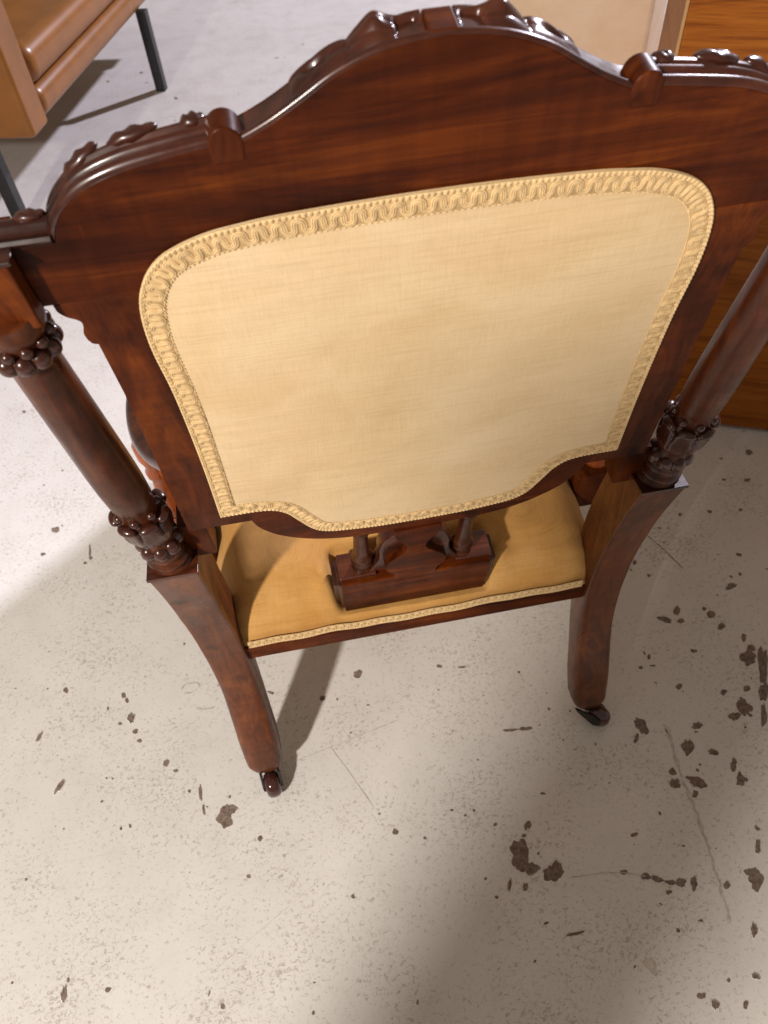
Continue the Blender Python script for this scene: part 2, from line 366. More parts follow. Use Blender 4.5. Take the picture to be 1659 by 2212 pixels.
scratch('floor_scratch', [(714, 1614), (760, 1676), (807, 1744)], 0.0009, M_SCUFF)
scratch('floor_scratch', [(461, 2098), (580, 1995), (703, 1890)], 0.0006, M_SCUFF)
scratch('floor_scratch', [(1399, 1157), (1440, 1192), (1475, 1228)], 0.0014, M_CHIP)
scratch('floor_scratch', [(392, 1488), (400, 1478), (428, 1474), (432, 1484), (414, 1496), (398, 1498)], 0.0018, M_SCUFF)
scratch('floor_scratch', [(424, 1530), (444, 1533), (464, 1527)], 0.003, M_SCUFF)
scratch('floor_scratch', [(1235, 1895), (1300, 1886), (1345, 1884), (1395, 1893)], 0.0010, M_SCUFF)
c = fpix(1407, 2087, 0.0006)
mesh('paint_chip', blob(c, fpix(1412, 2100, .0006) - c + (fpix(1395, 2075, .0006) - c) * -.6, (fpix(1416, 2080, .0006) - c) * .9, 30, .2, 77), [tuple(range(30))], M_SCUFF, fl, 0)

# ------------------------------------------------------------------ the antique chair
PL0, PK = -0.0639432, 0.1994687
CSN = 1 / math.sqrt(1 + PK * PK)
B_O = Vector((0, PL0, 0.5)); B_UP = Vector((0, -PK, 1)) * CSN; B_N = Vector((0, -1, -PK)) * CSN
def BP(u, v, w_=0.0): return B_O + Vector((u, 0, 0)) + B_UP * v + B_N * w_
chair = empty('armchair', (0, 0.2, 0))
tag(chair, 'antique carved mahogany armchair seen from behind, gold fabric back panel edged with braid', 'armchair')
def bprism(name, poly, w0, w1, mat, parent, bevel=0.0015):
    n = len(poly); v = [BP(p[0], p[1], w0) for p in poly] + [BP(p[0], p[1], w1) for p in poly]
    f = [tuple(range(n)), tuple(range(n, 2 * n))[::-1]] + [(i, (i + 1) % n, n + (i + 1) % n, n + i) for i in range(n)]
    return mesh(name, v, f, mat, parent, 35, bevel)
def mir(pts): return [(-p[0], *p[1:]) for p in reversed(pts)]

crest_h = [(0, .5220), (.019, .5203), (.037, .5165), (.056, .5090), (.073, .4990), (.088, .4905), (.100, .4848), (.107, .4820)]
should_h = [(.1215, .4815), (.136, .4797), (.155, .4770), (.172, .4740), (.188, .4692), (.200, .4632), (.211, .4540), (.2175, .4455), (.2210, .4375)]
crest_c = catmull(crest_h, 5); should_c = catmull(should_h, 5)
half = crest_c + should_c + [(.2222, .4360), (.2470, .4360), (.2470, .3910)]
poly = half + [(-u, v) for u, v in reversed(half) if u > 1e-6]
crest = bprism('crest_rail', poly, 0.0, -0.023, W_X, chair, 0.0012)
# stiles
st = [(.241, .3906)] + catmull([(.241, .3900), (.2405, .3845), (.2370, .3795), (.2325, .3765)], 4) + catmull([(.2325, .3765), (.2300, .3735), (.2303, .3690), (.2322, .3630), (.2318, .3575)], 4) + \
     [(.2300, .3535), (.2266, .3522), (.2266, .3000), (.2285, .2400), (.2340, .0850), (.172, .0842), (.160, .1200), (.160, .3906)]
for s in (1, -1):
    p = [(u * s, v) for u, v in st]
    bprism('stile', p if s > 0 else p[::-1], -0.0007, -0.0225, W_Z, chair, 0.0012)
    q = [(.2185 * s, .0855), (.2450 * s, .0855), (.2450 * s, .0200), (.2185 * s, .0200)]
    bprism('stile_foot', q if s > 0 else q[::-1], -0.006, -0.034, W_Z, chair, 0.001)
br = catmull([(0, .0085), (.040, .0088), (.078, .0115), (.115, .0215), (.147, .0410), (.1655, .0640), (.1722, .0835)], 6)
brp = br + [(.1600, .1500), (-.1600, .1500)] + [(-u, v) for u, v in reversed(br) if u > 1e-6]
bprism('bottom_rail', brp, -0.0012, -0.031, W_X, chair, 0.0012)
# small dark joint pegs / stains left out of shape: joint line between crest rail and stile is the 0.7 mm step above

# moulding swept along the top edges
MOULD = [(0.0, 0.0), (.0016, -.0003), (.0038, -.0016), (.0050, -.0040), (.0044, -.0062), (.0018, -.0078), (.0004, -.0086), (.0004, -.0102), (.0032, -.0112), (.0050, -.0130), (.0052, -.0150), (.0036, -.0165), (.0030, -.0180), (.0058, -.0195), (.0060, -.0220), (.0035, -.0240), (-.010, -.0250)]
def sweep_edge(name, path, prof, mat, parent, sgn=1.0, scale=1.0):
    P = [Vector((p[0], p[1])) for p in path]; v, f = [], []; n = len(prof)
    for i, p in enumerate(P):
        t = (P[min(i + 1, len(P) - 1)] - P[max(i - 1, 0)]).normalized(); nn = Vector((-t.y, t.x)) * sgn
        for o_, w_ in prof: v.append(BP(p.x + nn.x * o_ * scale, p.y + nn.y * o_ * scale, w_))
    for i in range(len(P) - 1):
        for k in range(n - 1): f.append((i * n + k, i * n + k + 1, (i + 1) * n + k + 1, (i + 1) * n + k))
    f.append(tuple(range(n))); f.append(tuple(range((len(P) - 1) * n, len(P) * n))[::-1])
    return mesh(name, v, f, mat, parent, 50)
full_crest = [(-u, v) for u, v in reversed(crest_c) if u > 1e-6] + crest_c
CMOULD = [(0.0, 0.0), (.0010, -.0002), (.0020, -.0012), (.0024, -.0026), (.0018, -.0042), (.0004, -.0052), (.0002, -.0070), (.0002, -.0200), (-.010, -.0235)]
sweep_edge('crest_moulding', resample([(u, v, 0) for u, v in full_crest], .004), CMOULD, W_CARVE, crest)
for s in (1, -1):
    pth = [(u * s, v) for u, v in should_c]
    sweep_edge('shoulder_moulding', pth, [(o_ * .82, w_ * .86) for o_, w_ in MOULD], W_CARVE, crest, 1.0 * s, 1.0)
    # ear blocks standing on the rail
    ea = [(.1065, .470), (.1240, .470), (.1250, .4800)] + [(.1153 + .0094 * math.cos(a), .4812 + .0094 * math.sin(a)) for a in [R(6 + 14 * k) for k in range(13)]] + [(.1056, .4800)]
    ea = [(u * s, v) for u, v in ea]
    bprism('ear_block', ea if s > 0 else ea[::-1], 0.0006, -0.0185, W_Z, crest, 0.0016)

# carved cresting in front of the moulding
def outl(u):
    xs = [p[0] for p in crest_c]; ys = [p[1] for p in crest_c]; return interp(abs(u), xs, ys)
def carve_half(s):
    nu, nw = 170, 40; v, f = [], []
    hu = [.0085, .014, .021, .026, .031, .035, .040, .0445, .0465, .050, .056, .062, .068, .073, .0765, .079]
    hv = [.0022, .0025, .0030, .0044, .0062, .0060, .0042, .0018, .0008, .0020, .0030, .0036, .0034, .0026, .0012, -.0018]
    hc = catmull(list(zip(hu, hv)), 4)
    for i in range(nu + 1):
        u = .0085 + (.0790 - .0085) * i / nu
        top = interp(u, [p[0] for p in hc], [p[1] for p in hc])
        for j in range(nw + 1):
            q = j / nw; w_ = -.0045 - .0235 * q
            prof = math.sin(math.pi * .5 * min(1, q / .55)) ** .8
            back_ = -.016 * max(0, (q - .72) / .28) ** 1.6
            if u < .0465:      # scroll: flutes that sweep up towards the eye of the volute
                k = q * 3.2 - (u - .010) * 34
                rid = .0013 * (abs(math.sin(k * 3.1416)) ** .6 - .6) * (.4 + .6 * prof)
                eye = .0026 * math.exp(-((u - .033) / .0050) ** 2 - ((q - .55) / .22) ** 2)
            else:              # pierced leaf end
                k = q * 2.2 + (u - .05) * 26
                rid = .0012 * (abs(math.sin(k * 3.1416)) ** .6 - .6) * prof
                eye = -.0058 * math.exp(-((u - .0635) / .0060) ** 2 - ((q - .52) / .13) ** 2)
            hol = -.0068 * math.exp(-((u - .0165) / .0052) ** 4) * (1 if q < .50 else max(0, 1 - (q - .50) / .12)) * min(1, q / .10)
            vv = outl(u) + .0002 + top * prof + rid + eye + back_ + hol
            v.append(BP(s * u, vv, w_))
    for i in range(nu):
        for j in range(nw):
            a = i * (nw + 1) + j; f.append((a, a + 1, a + nw + 2, a + nw + 1))
    return mesh('carved_scroll', v, f, W_CARVE, crest, 70)
for s in (1, -1): carve_half(s)
tabp = [(-.0078, .5244), (-.0082, .5218)] + [(.0075 * math.cos(a), .5202 + .0040 * math.sin(a)) for a in [R(200 + 14 * k) for k in range(11)]] + [(.0082, .5218), (.0078, .5244)]
bprism('centre_tab', tabp, -0.0010, -0.022, W_X, crest, 0.0014)
for s in (1, -1):
    # leaf ends under the scrolls, shoulder leaves
    def leaf_lump(u, v, w_, lu, lv, lw, tilt):
        me = sphere_mesh('carved_leaf', 1.0, lu, lw, lv, 18, 12)
        for vert in me.vertices:
            k = vert.co.x / lu
            vert.co.z += .16 * lv * math.sin(k * 9 + vert.co.y / lw * 3.0)
        o = link_mesh('carved_leaf', me, crest, W_CARVE)
        o.location = o.location + BP(u * s, v, w_)
        o.rotation_euler = (-math.atan(PK), tilt * s, 0)
        return o
    leaf_lump(.164, .4795, -.021, .0150, .0040, .006, .20)
    leaf_lump(.1955, .4685, -.021, .0145, .0046, .006, .60)
    leaf_lump(.131, .4825, -.021, .0075, .0045, .006, .10)
    leaf_lump(.2330, .4435, -.016, .0095, .0036, .006, .0)

# wing end: post, cap, block
for s in (1, -1):
    def bb(name, u0, u1, v0, v1, w0, w1, mat, par, bev=.0015):
        p = [(u0 * s, v0), (u1 * s, v0), (u1 * s, v1), (u0 * s, v1)]
        return bprism(name, p if s > 0 else p[::-1], w0, w1, mat, par, bev)
    pb = bb('corner_post', .2475, .3000, .3865, .4358, .0130, -.0300, W_Z, chair)
    bb('cap_moulding', .2440, .2995, .4358, .4392, .0148, -.0020, W_CARVE, pb, .0012)
    WM = [(0, -.0001), (.0010, .0016), (.0034, .0022), (.0052, .0008), (.0046, -.0020), (.0034, -.0045), (.0040, -.0072), (.0068, -.0090), (.0082, -.0125), (.0074, -.0160), (.0050, -.0185), (-.010, -.0200)]
    pth = [(.2222 * s, .4362), (.2300 * s, .4362), (.2440 * s, .4362), (.2700 * s, .4362), (.3000 * s, .4362)]
    sweep_edge('wing_moulding', pth, WM, W_CARVE, crest, 1.0 * s, 1.0)

# ---- turned side columns
for s in (1, -1):
    C0 = Vector((.2638 * s, -.0690, .533)); C1 = Vector((.2722 * s, PL0 - PK * .390 + .002, .887))
    ax = (C1 - C0); ln = ax.length; ax.normalize()
    prof = [(.0200, 0), (.0226, .0005), (.0236, .0035), (.0230, .0070), (.0206, .0092), (.0200, .0106), (.0218, .0128), (.0226, .0156), (.0216, .0184), (.0188, .0210), (.0180, .0228), (.0198, .0248), (.0204, .0275), (.0190, .0312),
            (.0160, .0350), (.0170, .0400), (.0180, .0500), (.0162, .0580), (.0172, .0640), (.0190, .0760), (.0200, .0900), (.0196, .1020), (.0186, .1100), (.0184, .1180), (.0190, .1240), (.0196, .1260),
            (.0204, .1500), (.0203, .1800), (.0198, .2100), (.0190, .2500), (.0182, .2850), (.0177, .3120), (.0176, .3240), (.0196, .3270), (.0200, .3310), (.0186, .3350), (.0196, .3400), (.0228, .3460), (.0240, .3520), (.0236, ln - .001), (.0220, ln)]
    col = lathe('side_column', prof, 40, C0, ax, W_TURN, chair)
    e1 = (Vector((0, -1, 0)) - ax * ax.dot(Vector((0, -1, 0)))).normalized(); e2 = ax.cross(e1)
    ang0 = 0.2
    rotm = Matrix((e1, e2, ax)).transposed()
    def ring(name, n, h, rr, me, a0=0.0, tilt=0.0):
        for k in range(n):
            a = a0 + 2 * math.pi * k / n; d = e1 * math.cos(a) + e2 * math.sin(a)
            o = link_mesh(name, me, col, W_CARVE); o.location = o.location + C0 + ax * h + d * rr
            tdir = ax.cross(d); z = (ax * math.cos(tilt) + d * math.sin(tilt)); x = tdir.cross(z)
            o.rotation_euler = Matrix((x, tdir, z)).transposed().to_euler()
    if s == 1:
        ME_BEAD = sphere_mesh('bead', .0046); ME_BERRY = sphere_mesh('berry', .0095, 1, .92, 1.15)
        ME_LEAF = sphere_mesh('lappet', 1.0, .0074, .0124, .0225, 22, 16)
        for vt in ME_LEAF.vertices:                       # a broad leaf: midrib, lobed rim, tip curling outwards
            k = vt.co.y / .0124; zz = vt.co.z / .0225
            if vt.co.x > 0:
                vt.co.x *= 1 - .38 * math.exp(-(k / .16) ** 2) + .16 * math.cos(k * 9)
                vt.co.x += .0030 * max(0, zz) ** 3
            vt.co.y *= 1 + .10 * math.sin(zz * 11)
        ME_CURL = sphere_mesh('leaf_curl', 1.0, .0056, .0092, .0044, 16, 10)
        ME_TOPB = sphere_mesh('hanging_bead', .0068, 1, 1, 1.15)
    ring('berry', 8, .0435, .0148, ME_BERRY, .1)
    ring('lappet', 7, .0805, .0172, ME_LEAF, .35, .10)
    ring('leaf_curl', 7, .1035, .0228, ME_CURL, .35, .3)
    ring('bead', 7, .1120, .0186, ME_BEAD, .35 + math.pi / 7)
    ring('hanging_bead', 11, .3290, .0194, ME_TOPB, .1)
    ring('bead', 11, .3395, .0205, ME_BEAD, .1 + math.pi / 11)

# ---- hind legs
ZT = [0, .03, .10, .18, .25, .32, .40, .47, .533]; YT = [-.130, -.122, -.100, -.068, -.050, -.045, -.055, -.073, -.0935]
LZ = catmull([(z, y) for z, y in zip(ZT, YT)], 6)
def yb(z): return interp(z, [p[0] for p in LZ], [p[1] for p in LZ])
for s in (1, -1):
    v, f = [], []; rows = []
    zs = [.036 + .497 * i / 46 for i in range(47)]
    for z in zs:
        xo = interp(z, [.03, .10, .2, .3, .4, .533], [.2795, .2825, .2845, .2885, .2915, .2880])
        xi = interp(z, [.03, .10, .2, .3, .4, .533], [.2280, .2260, .2320, .2375, .2415, .2370])
        dep = interp(z, [.03, .08, .15, .25, .4, .533], [.046, .050, .050, .056, .066, .066])
        y0 = yb(z); y1 = y0 + dep
        rc = interp(z, [.05, .2, .3], [.016, .013, .0025])          # the foot is rounded, the top square
        k = 1.0
        if z < .060:
            k = math.sqrt(max(0.08, 1 - ((.060 - z) / .0260) ** 2))
        cx, cy = (xo + xi) / 2, (y0 + y1) / 2; hx, hy = (xo - xi) / 2 * k, (y1 - y0) / 2 * k; rc = min(rc, hx * .95, hy * .95)
        ringv = []
        for qx, qy, a0 in ((1, 1, 0), (-1, 1, 90), (-1, -1, 180), (1, -1, 270)):
            for t in range(6):
                a = R(a0 + 18 * t); ringv.append(Vector((s * (cx + qx * (hx - rc) + rc * math.cos(a)), cy + qy * (hy - rc) + rc * math.sin(a), z)))
        rows.append(len(v)); v += ringv
    n = 24
    for i in range(len(zs) - 1):
        for k in range(n): f.append((rows[i] + k, rows[i] + (k + 1) % n, rows[i + 1] + (k + 1) % n, rows[i + 1] + k))
    f.append(tuple(range(n))); f.append(tuple(range(rows[-1], rows[-1] + n)))
    lg = mesh('hind_leg', v, f, W_LEG, chair, 40)
    tp = []
    box('leg_plate', (.2626 * s, -.0612, .5340), (.0525, .0675, .0040), W_CARVE, lg, .0006)
    # caster
    fx = .2535 * s; fy = yb(.04) + .022
    yaw = R(205) if s < 0 else R(118)
    d = Vector((math.cos(yaw - R(90)), math.sin(yaw - R(90)), 0)); ax_ = Vector((math.cos(yaw), math.sin(yaw), 0))
    wc = Vector((-.2500, -.1225, .0205)) if s < 0 else Vector((.2680, -.1160, .0205))
    d = (wc - Vector((fx, fy, .0195))); d.z = 0; d.normalize(); ax_ = Vector((-d.y, d.x, 0))
    if s > 0: ax_ = Vector((-.62, -.78, 0)); d = Vector((.78, -.62, 0))
    ca = lathe('caster', [(.010, 0), (.0135, .002), (.014, .010), (.012, .012)], 20, Vector((fx, fy, .032)), (0, 0, 1), M_IRON, lg)
    wp = [(.004, -.0112), (.0120, -.0112), (.0165, -.0100), (.0196, -.0064), (.0205, 0), (.0196, .0064), (.0165, .0100), (.0120, .0112), (.004, .0112)]
    vv, ff = lathe_geo(wp, 28, wc, ax_, True, (0, 0, 1)); mesh('caster_wheel', vv, ff, M_WHEEL, ca if False else lg, 50)
    for sd in (-1, 1):
        c0 = wc + ax_ * .0134 * sd
        pv = []
        pts2 = [(-.034, .018), (-.008, .0185), (.006, .010), (.0085, .002), (.006, -.006), (-.002, -.0085), (-.012, -.002), (-.028, .010)]
        for t2 in (-.0014, .0014):
            for a_, b_ in pts2: pv.append(c0 + d * a_ + Vector((0, 0, b_)) + ax_ * t2)
        m6 = len(pts2)
        mesh('caster_fork', pv, [tuple(range(m6)), tuple(range(m6, 2 * m6))[::-1]] + [(i, (i + 1) % m6, m6 + (i + 1) % m6, m6 + i) for i in range(m6)], M_IRON, lg, 30)

# ---- front legs (turned) and side rails
for s in (1, -1):
    pr_ = [(.008, .036), (.012, .040), (.015, .06), (.013, .075), (.019, .10), (.024, .17), (.020, .20), (.026, .215), (.026, .235), (.022, .24)]
    fl_ = lathe('front_leg', pr_, 24, Vector((.235 * s, .455, 0)), (0, 0, 1), W_TURN, chair)
    vv, ff = lathe_geo([(.004, -.010), (.016, -.0095), (.0190, 0), (.016, .0095), (.004, .010)], 20, Vector((.235 * s, .445, .019)), (1, 0, 0), True, (0, 0, 1)); mesh('caster_wheel', vv, ff, M_WHEEL, fl_, 50)
    lathe('caster', [(.009, .019), (.012, .03), (.012, .038)], 16, Vector((.235 * s, .455, 0)), (0, 0, 1), M_IRON, fl_)
    box('side_rail', (.2485 * s, .225, .262), (.026, .50, .048), W_X, chair, .004)
box('rear_rail', (0, -.0235, .2645), (.476, .027, .0275), W_X, chair, .0018)
box('front_rail', (0, .468, .262), (.500, .030, .055), W_X, chair, .006)

# ---- upholstered seat
def seat_z(x, y):
    prof = interp(y, [-.034, -.030, -.022, -.008, .020, .080, .20, .40, .462, .485], [.2880, .3000, .3180, .3360, .3500, .3620, .3720, .3640, .345, .29])
    ed = max(0, (abs(x) - .205) / .045); prof -= .030 * ed ** 2.2
    # tucked down round the splat block
    def sm(a): a = max(0, min(1, a)); return a * a * (3 - 2 * a)
    mx = 1 - sm((abs(x + .0015) - .0955) / .014); my = 1 - sm((y - .030) / .02)
    low = .3015 if y > -.033 else .292
    prof = prof + (min(prof, low) - prof) * mx * my
    prof += .0042 * noise.noise(Vector((x * 13, y * 15, 1))) + .0018 * noise.noise(Vector((x * 34, y * 12, 5)))
    bul = math.exp(-((abs(x) - .118) / .014) ** 2) * math.exp(-((y + .0) / .022) ** 2)
    bul2 = math.exp(-((abs(x) - .165) / .045) ** 2) * math.exp(-((y - .03) / .05) ** 2)
    return prof + .014 * bul + .010 * bul2
v, f = [], []; nx, ny = 120, 90
for j in range(ny + 1):
    y = -.034 + (.485 + .034) * (j / ny) ** 1.5
    hw = interp(y, [-.034, .004, .020, .3, .485], [.2395, .2400, .2620, .268, .258])
    for i in range(nx + 1):
        x = -hw + 2 * hw * i / nx
        yy = y
        v.append(Vector((x, yy, seat_z(x, y))))
for j in range(ny):
    for i in range(nx):
        a = j * (nx + 1) + i; f.append((a, a + 1, a + nx + 2, a + nx + 1))
# skirts down to the rails
loop = [i for i in range(nx + 1)] + [(j + 1) * (nx + 1) - 1 for j in range(1, ny + 1)] + [ny * (nx + 1) + i for i in range(nx - 1, -1, -1)] + [j * (nx + 1) for j in range(ny - 1, 0, -1)]
b0 = len(v)
for a in loop: v.append(Vector((v[a].x, v[a].y, .270)))
for k in range(len(loop)):
    k2 = (k + 1) % len(loop); f.append((loop[k], loop[k2], b0 + k2, b0 + k))
f.append(tuple(range(b0, b0 + len(loop))))
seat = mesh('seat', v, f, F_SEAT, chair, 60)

# ---- back panel (fabric) -------------------------------------------------
ph = catmull([(0, .0340), (.044, .0350), (.077, .0385), (.100, .0435), (.114, .0545), (.126, .0760), (.135, .0930), (.147, .1035), (.165, .1072), (.1975, .1075)], 6) + \
     catmull([(.1975, .1075), (.1935, .200), (.1920, .290), (.1938, .345), (.1905, .380), (.1825, .4010), (.1705, .4150), (.156, .4230), (.137, .4290), (.120, .4315), (.095, .4340), (.040, .4360), (0, .4365)], 6)[1:]
pout = ph + [(-u, v) for u, v in reversed(ph) if 1e-6 < u]
pout = [Vector((p[0], p[1], 0)) for p in pout]
pr2 = resample(pout, .0055, True)
cen = Vector((0, .255, 0)); NR = 34; v, f = [], []; n = len(pr2)
for r_ in range(NR):
    t = 1 - r_ / NR
    for p in pr2:
        q = cen + (p - cen) * t
        hgt = .0006 + .0042 * (1 - t ** 5) + .0016 * noise.noise(Vector((q.x * 9, q.y * 9, .3))) * (1 - t ** 6) + .0005 * noise.noise(Vector((q.x * 26, q.y * 48, 2.0))) * (1 - t ** 8)
        v.append(BP(q.x, q.y, hgt))
v.append(BP(cen.x, cen.y, .0048))
for r_ in range(NR - 1):
    for k in range(n): f.append((r_ * n + k, r_ * n + (k + 1) % n, (r_ + 1) * n + (k + 1) % n, (r_ + 1) * n + k))
for k in range(n): f.append(((NR - 1) * n + k, (NR - 1) * n + (k + 1) % n, len(v) - 1))
b0 = len(v)
for p in pr2: v.append(BP(p.x, p.y, -.004))
for k in range(n): f.append((k, (k + 1) % n, b0 + (k + 1) % n, b0 + k))
panel = mesh('back_panel', v, f, F_PANEL, chair, 60)
# stuffed pad on the sitting side
v, f = [], []
for r_ in range(12):
    t = 1 - r_ / 12
    for p in pr2[::3]:
        q = cen + (p - cen) * t * .98; v.append(BP(q.x, q.y, -.030 - .035 * (1 - t ** 3)))
n3 = len(pr2[::3]); v.append(BP(0, .255, -.0655))
for r_ in range(11):
    for k in range(n3): f.append((r_ * n3 + k, r_ * n3 + (k + 1) % n3, (r_ + 1) * n3 + (k + 1) % n3, (r_ + 1) * n3 + k))
for k in range(n3): f.append((11 * n3 + k, 11 * n3 + (k + 1) % n3, len(v) - 1))
f.append(tuple(range(n3)))
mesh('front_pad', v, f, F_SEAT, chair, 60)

# ---- braid (gimp) --------------------------------------------------------
def braid(name, path, width, closed, pos, period, parent, nrm, mat_t=M_BRAID, mat_b=M_BRAIDBASE, wob=True):
    """path: list of 2-D Vectors (outer edge, inner side to the left); pos(u,v,h) -> world"""
    P = resample(path, period / 14, closed); n = len(P)
    T = []
    for i in range(n):
        a = P[i - 3] if (closed or i >= 3) else P[0]; b = P[(i + 3) % n] if (closed or i + 3 < n) else P[-1]
        T.append((b - a).normalized())
    def q(i, off, h):
        p = P[i % n]; t = T[i % n]; nn = Vector((-t.y, t.x, 0)); p2 = p + nn * off; return pos(p2.x, p2.y, h)
    rng = range(n)
    # ground ribbon
    v, f = [], []; cs = [(0.0, .0002), (.06, .0012), (.5, .0015), (.94, .0012), (1.0, .0001)]
    for i in rng:
        for o_, h in cs: v.append(q(i, o_ * width, h * width / .016))
    m_ = len(cs)
    for i in range(n if closed else n - 1):
        j = (i + 1) % n
        for k in range(m_ - 1): f.append((i * m_ + k, i * m_ + k + 1, j * m_ + k + 1, j * m_ + k))
    root = mesh(name, v, f, mat_b, parent, 60)
    s_ = width / .016
    # serpentine of three threads
    v, f = [], []
    def qf(x, off, h):
        if closed: k0 = math.floor(x); fr_ = x - k0
        else: x = max(0, min(n - 1.001, x)); k0 = math.floor(x); fr_ = x - k0
        return q(k0, off, h).lerp(q(k0 + 1, off, h), fr_)
    st_ = period / 14; SUB = 2
    def mea(fi):
        ph_ = 2 * math.pi * fi / 14
        jit = .05 * math.sin(fi * .031) + .04 * math.sin(fi * .0177 + 1)
        return (fi * st_ - .085 * period * math.sin(2 * ph_) + jit * period, width * (.555 + (.262 + .02 * math.sin(fi * .043)) * math.sin(ph_) + .012 * math.sin(fi * .021)))
    for th in (-1, 0, 1):
        pts = []
        for i in range((n if closed else n - 1) * SUB):
            fi = i / SUB
            x0, y0 = mea(fi - .3); x1, y1 = mea(fi + .3); cx_, cy_ = mea(fi)
            tl = math.hypot(x1 - x0, y1 - y0); nx_, ny_ = -(y1 - y0) / tl, (x1 - x0) / tl
            dd = th * .00135 * s_
            pts.append(qf((cx_ + nx_ * dd) / st_, cy_ + ny_ * dd, (.0016 + .0003 * (1 - abs(th)) + .0002 * math.sin(i * .37)) * s_))
        tube_geo(pts, lambda i: .00070 * s_ * (1 + .12 * math.sin(i * 2.9)), 5, v, f, closed, nrm)
    mesh('braid_thread', v, f, mat_t, root, 80)['kind'] = 'stuff'
    # beaded cords on both rims
    v, f = [], []
    for off, amp, rad in ((.040, 1, .00115), (.135, .8, .00075), (.955, .5, .00045)):
        pts = []
        bp = .0039 * s_
        for i in rng:
            ph_ = 2 * math.pi * i * (period / 14) / bp
            pts.append(q(i, off * width + .0004 * s_ * math.sin(ph_), (.0013 + .0004 * math.cos(ph_)) * s_))
        tube_geo(pts, lambda i: rad * s_ * (1 + .28 * math.sin(2 * math.pi * i * (period / 14) / bp)), 6, v, f, closed, nrm)
    mesh('braid_cord', v, f, mat_t, root, 80)['kind'] = 'stuff'
    return root
bpth = pout[:]            # counter-clockwise seen from u right, v up: the inside lies to the left
braid('braid', bpth, .0158, True, lambda a, b, h: BP(a, b, .0012 + h), .0122, panel, B_N)
# narrow braid along the rear rail
rb = [Vector((x / 100., .2815 + .0010 * math.sin(x * .9) + .0025 * math.exp(-((abs(x) - 11.) / 2.5) ** 2) - .0012 * math.exp(-(x / 7.) ** 2), 0)) for x in range(-23, 24)]
def railpos(a, b, h): return Vector((a, -.0365 - h, b))
braid('seat_braid', rb, .0130, False, railpos, .0095, seat, Vector((0, -1, 0)))

# ---- splat block and spindles -------------------------------------------
blk = bprism('splat_block', [(-.0955, -.198), (.0925, -.198), (.0945, -.1160), (-.0955, -.1140)], 0.0, -.034, W_X, chair, .0018)
for s in (1, -1):
    for (a, b_, v0, v1, w0, w1) in ((.0930, .0995, -.1960, -.1230, -.005, -.040), (.0930, .1055, -.1960, -.1330, -.011, -.046), (.050, .0960, -.1160, -.1085, -.0070, -.042)):
        p = [(a * s, v0), (b_ * s, v0), (b_ * s, v1), (a * s, v1)]
        bprism('block_moulding', p if s > 0 else p[::-1], w0, w1, W_CARVE, blk, .0016)
sp_h = catmull([(.0270, .0090), (.0262, -.0020), (.0225, -.0140), (.0160, -.0230), (.0118, -.0330), (.0112, -.0400), (.0150, -.0490), (.0230, -.0580), (.0325, -.0680), (.0372, -.0790), (.0372, -.0860), (.0335, -.0950), (.0272, -.1040), (.0262, -.1125), (.0262, -.1200)], 4)
bprism('splat', [(u - .0025, v) for u, v in sp_h] + [(-u - .0025, v) for u, v in reversed(sp_h)], 0.0008, -.0220, W_X, chair, .0012)
for s in (1, -1):
    # hollow moulded shoulders beside the splat
    p = catmull([(.0180, -.0200), (.0330, -.0300), (.0420, -.0520), (.0440, -.0800), (.0560, -.1080)], 4)
    p = [(u * s - .0025, v) for u, v in p] + [(.0050 * s, -.1080), (.0050 * s, -.0200)]
    bprism('splat_backing', p if s < 0 else p[::-1], -.010, -.0300, W_CARVE, chair, .002)
    A0 = BP(.0625 * s - .003, -.1150, -.0230); A1 = BP(.0620 * s - .002, .0150, -.0160); L_ = (A1 - A0).length
    prs = [(.0120, 0), (.0140, .004), (.0125, .010), (.0105, .014), (.0128, .020), (.0138, .026), (.0118, .031), (.0130, .0345), (.0128, .040), (.0098, .046), (.0096, .058), (.0088, .080), (.0080, L_ - .032), (.0085, L_ - .024), (.0118, L_ - .020), (.0122, L_ - .014), (.0090, L_ - .009), (.0095, L_)]
    sp = lathe('spindle', prs, 28, A0, A1 - A0, W_TURN, chair)
# ---- arm supports standing on the side rails
for s in (1, -1):
    pa = [(.020, 0), (.0225, .003), (.0225, .008), (.0190, .011), (.0140, .016), (.0205, .024), (.0225, .034), (.0190, .043), (.0125, .048), (.0165, .053), (.0175, .058), (.0205, .066), (.0185, .090), (.0150, .120), (.0125, .142), (.0170, .148), (.0175, .158), (.0140, .164), (.0160, .176), (.0205, .190), (.0210, .215), (.0150, .225)]
    arm = lathe('arm_support', [(r_ * .86, h_ * .80) for r_, h_ in pa], 28, Vector((.2990 * s, .124, .352)), (0, 0, 1), W_ARM, chair)
    av = []
    pts = catmull([(.212, -.045, .600), (.240, .020, .570), (.285, .085, .545), (.305, .150, .538), (.306, .215, .536), (.300, .255, .520)], 5)
    vv, ff = [], []
    tube_geo([Vector((p[0] * s, p[1], p[2])) for p in pts], lambda i: .0140, 12, vv, ff)
    ff.append(tuple(range(12))); ff.append(tuple(range(len(vv) - 12, len(vv))))
    mesh('arm_rest', vv, ff, W_CARVE, chair, 60)
    box('arm_seat_block', (.287 * s, .124, .320), (.052, .062, .066), W_Z, chair, .004)

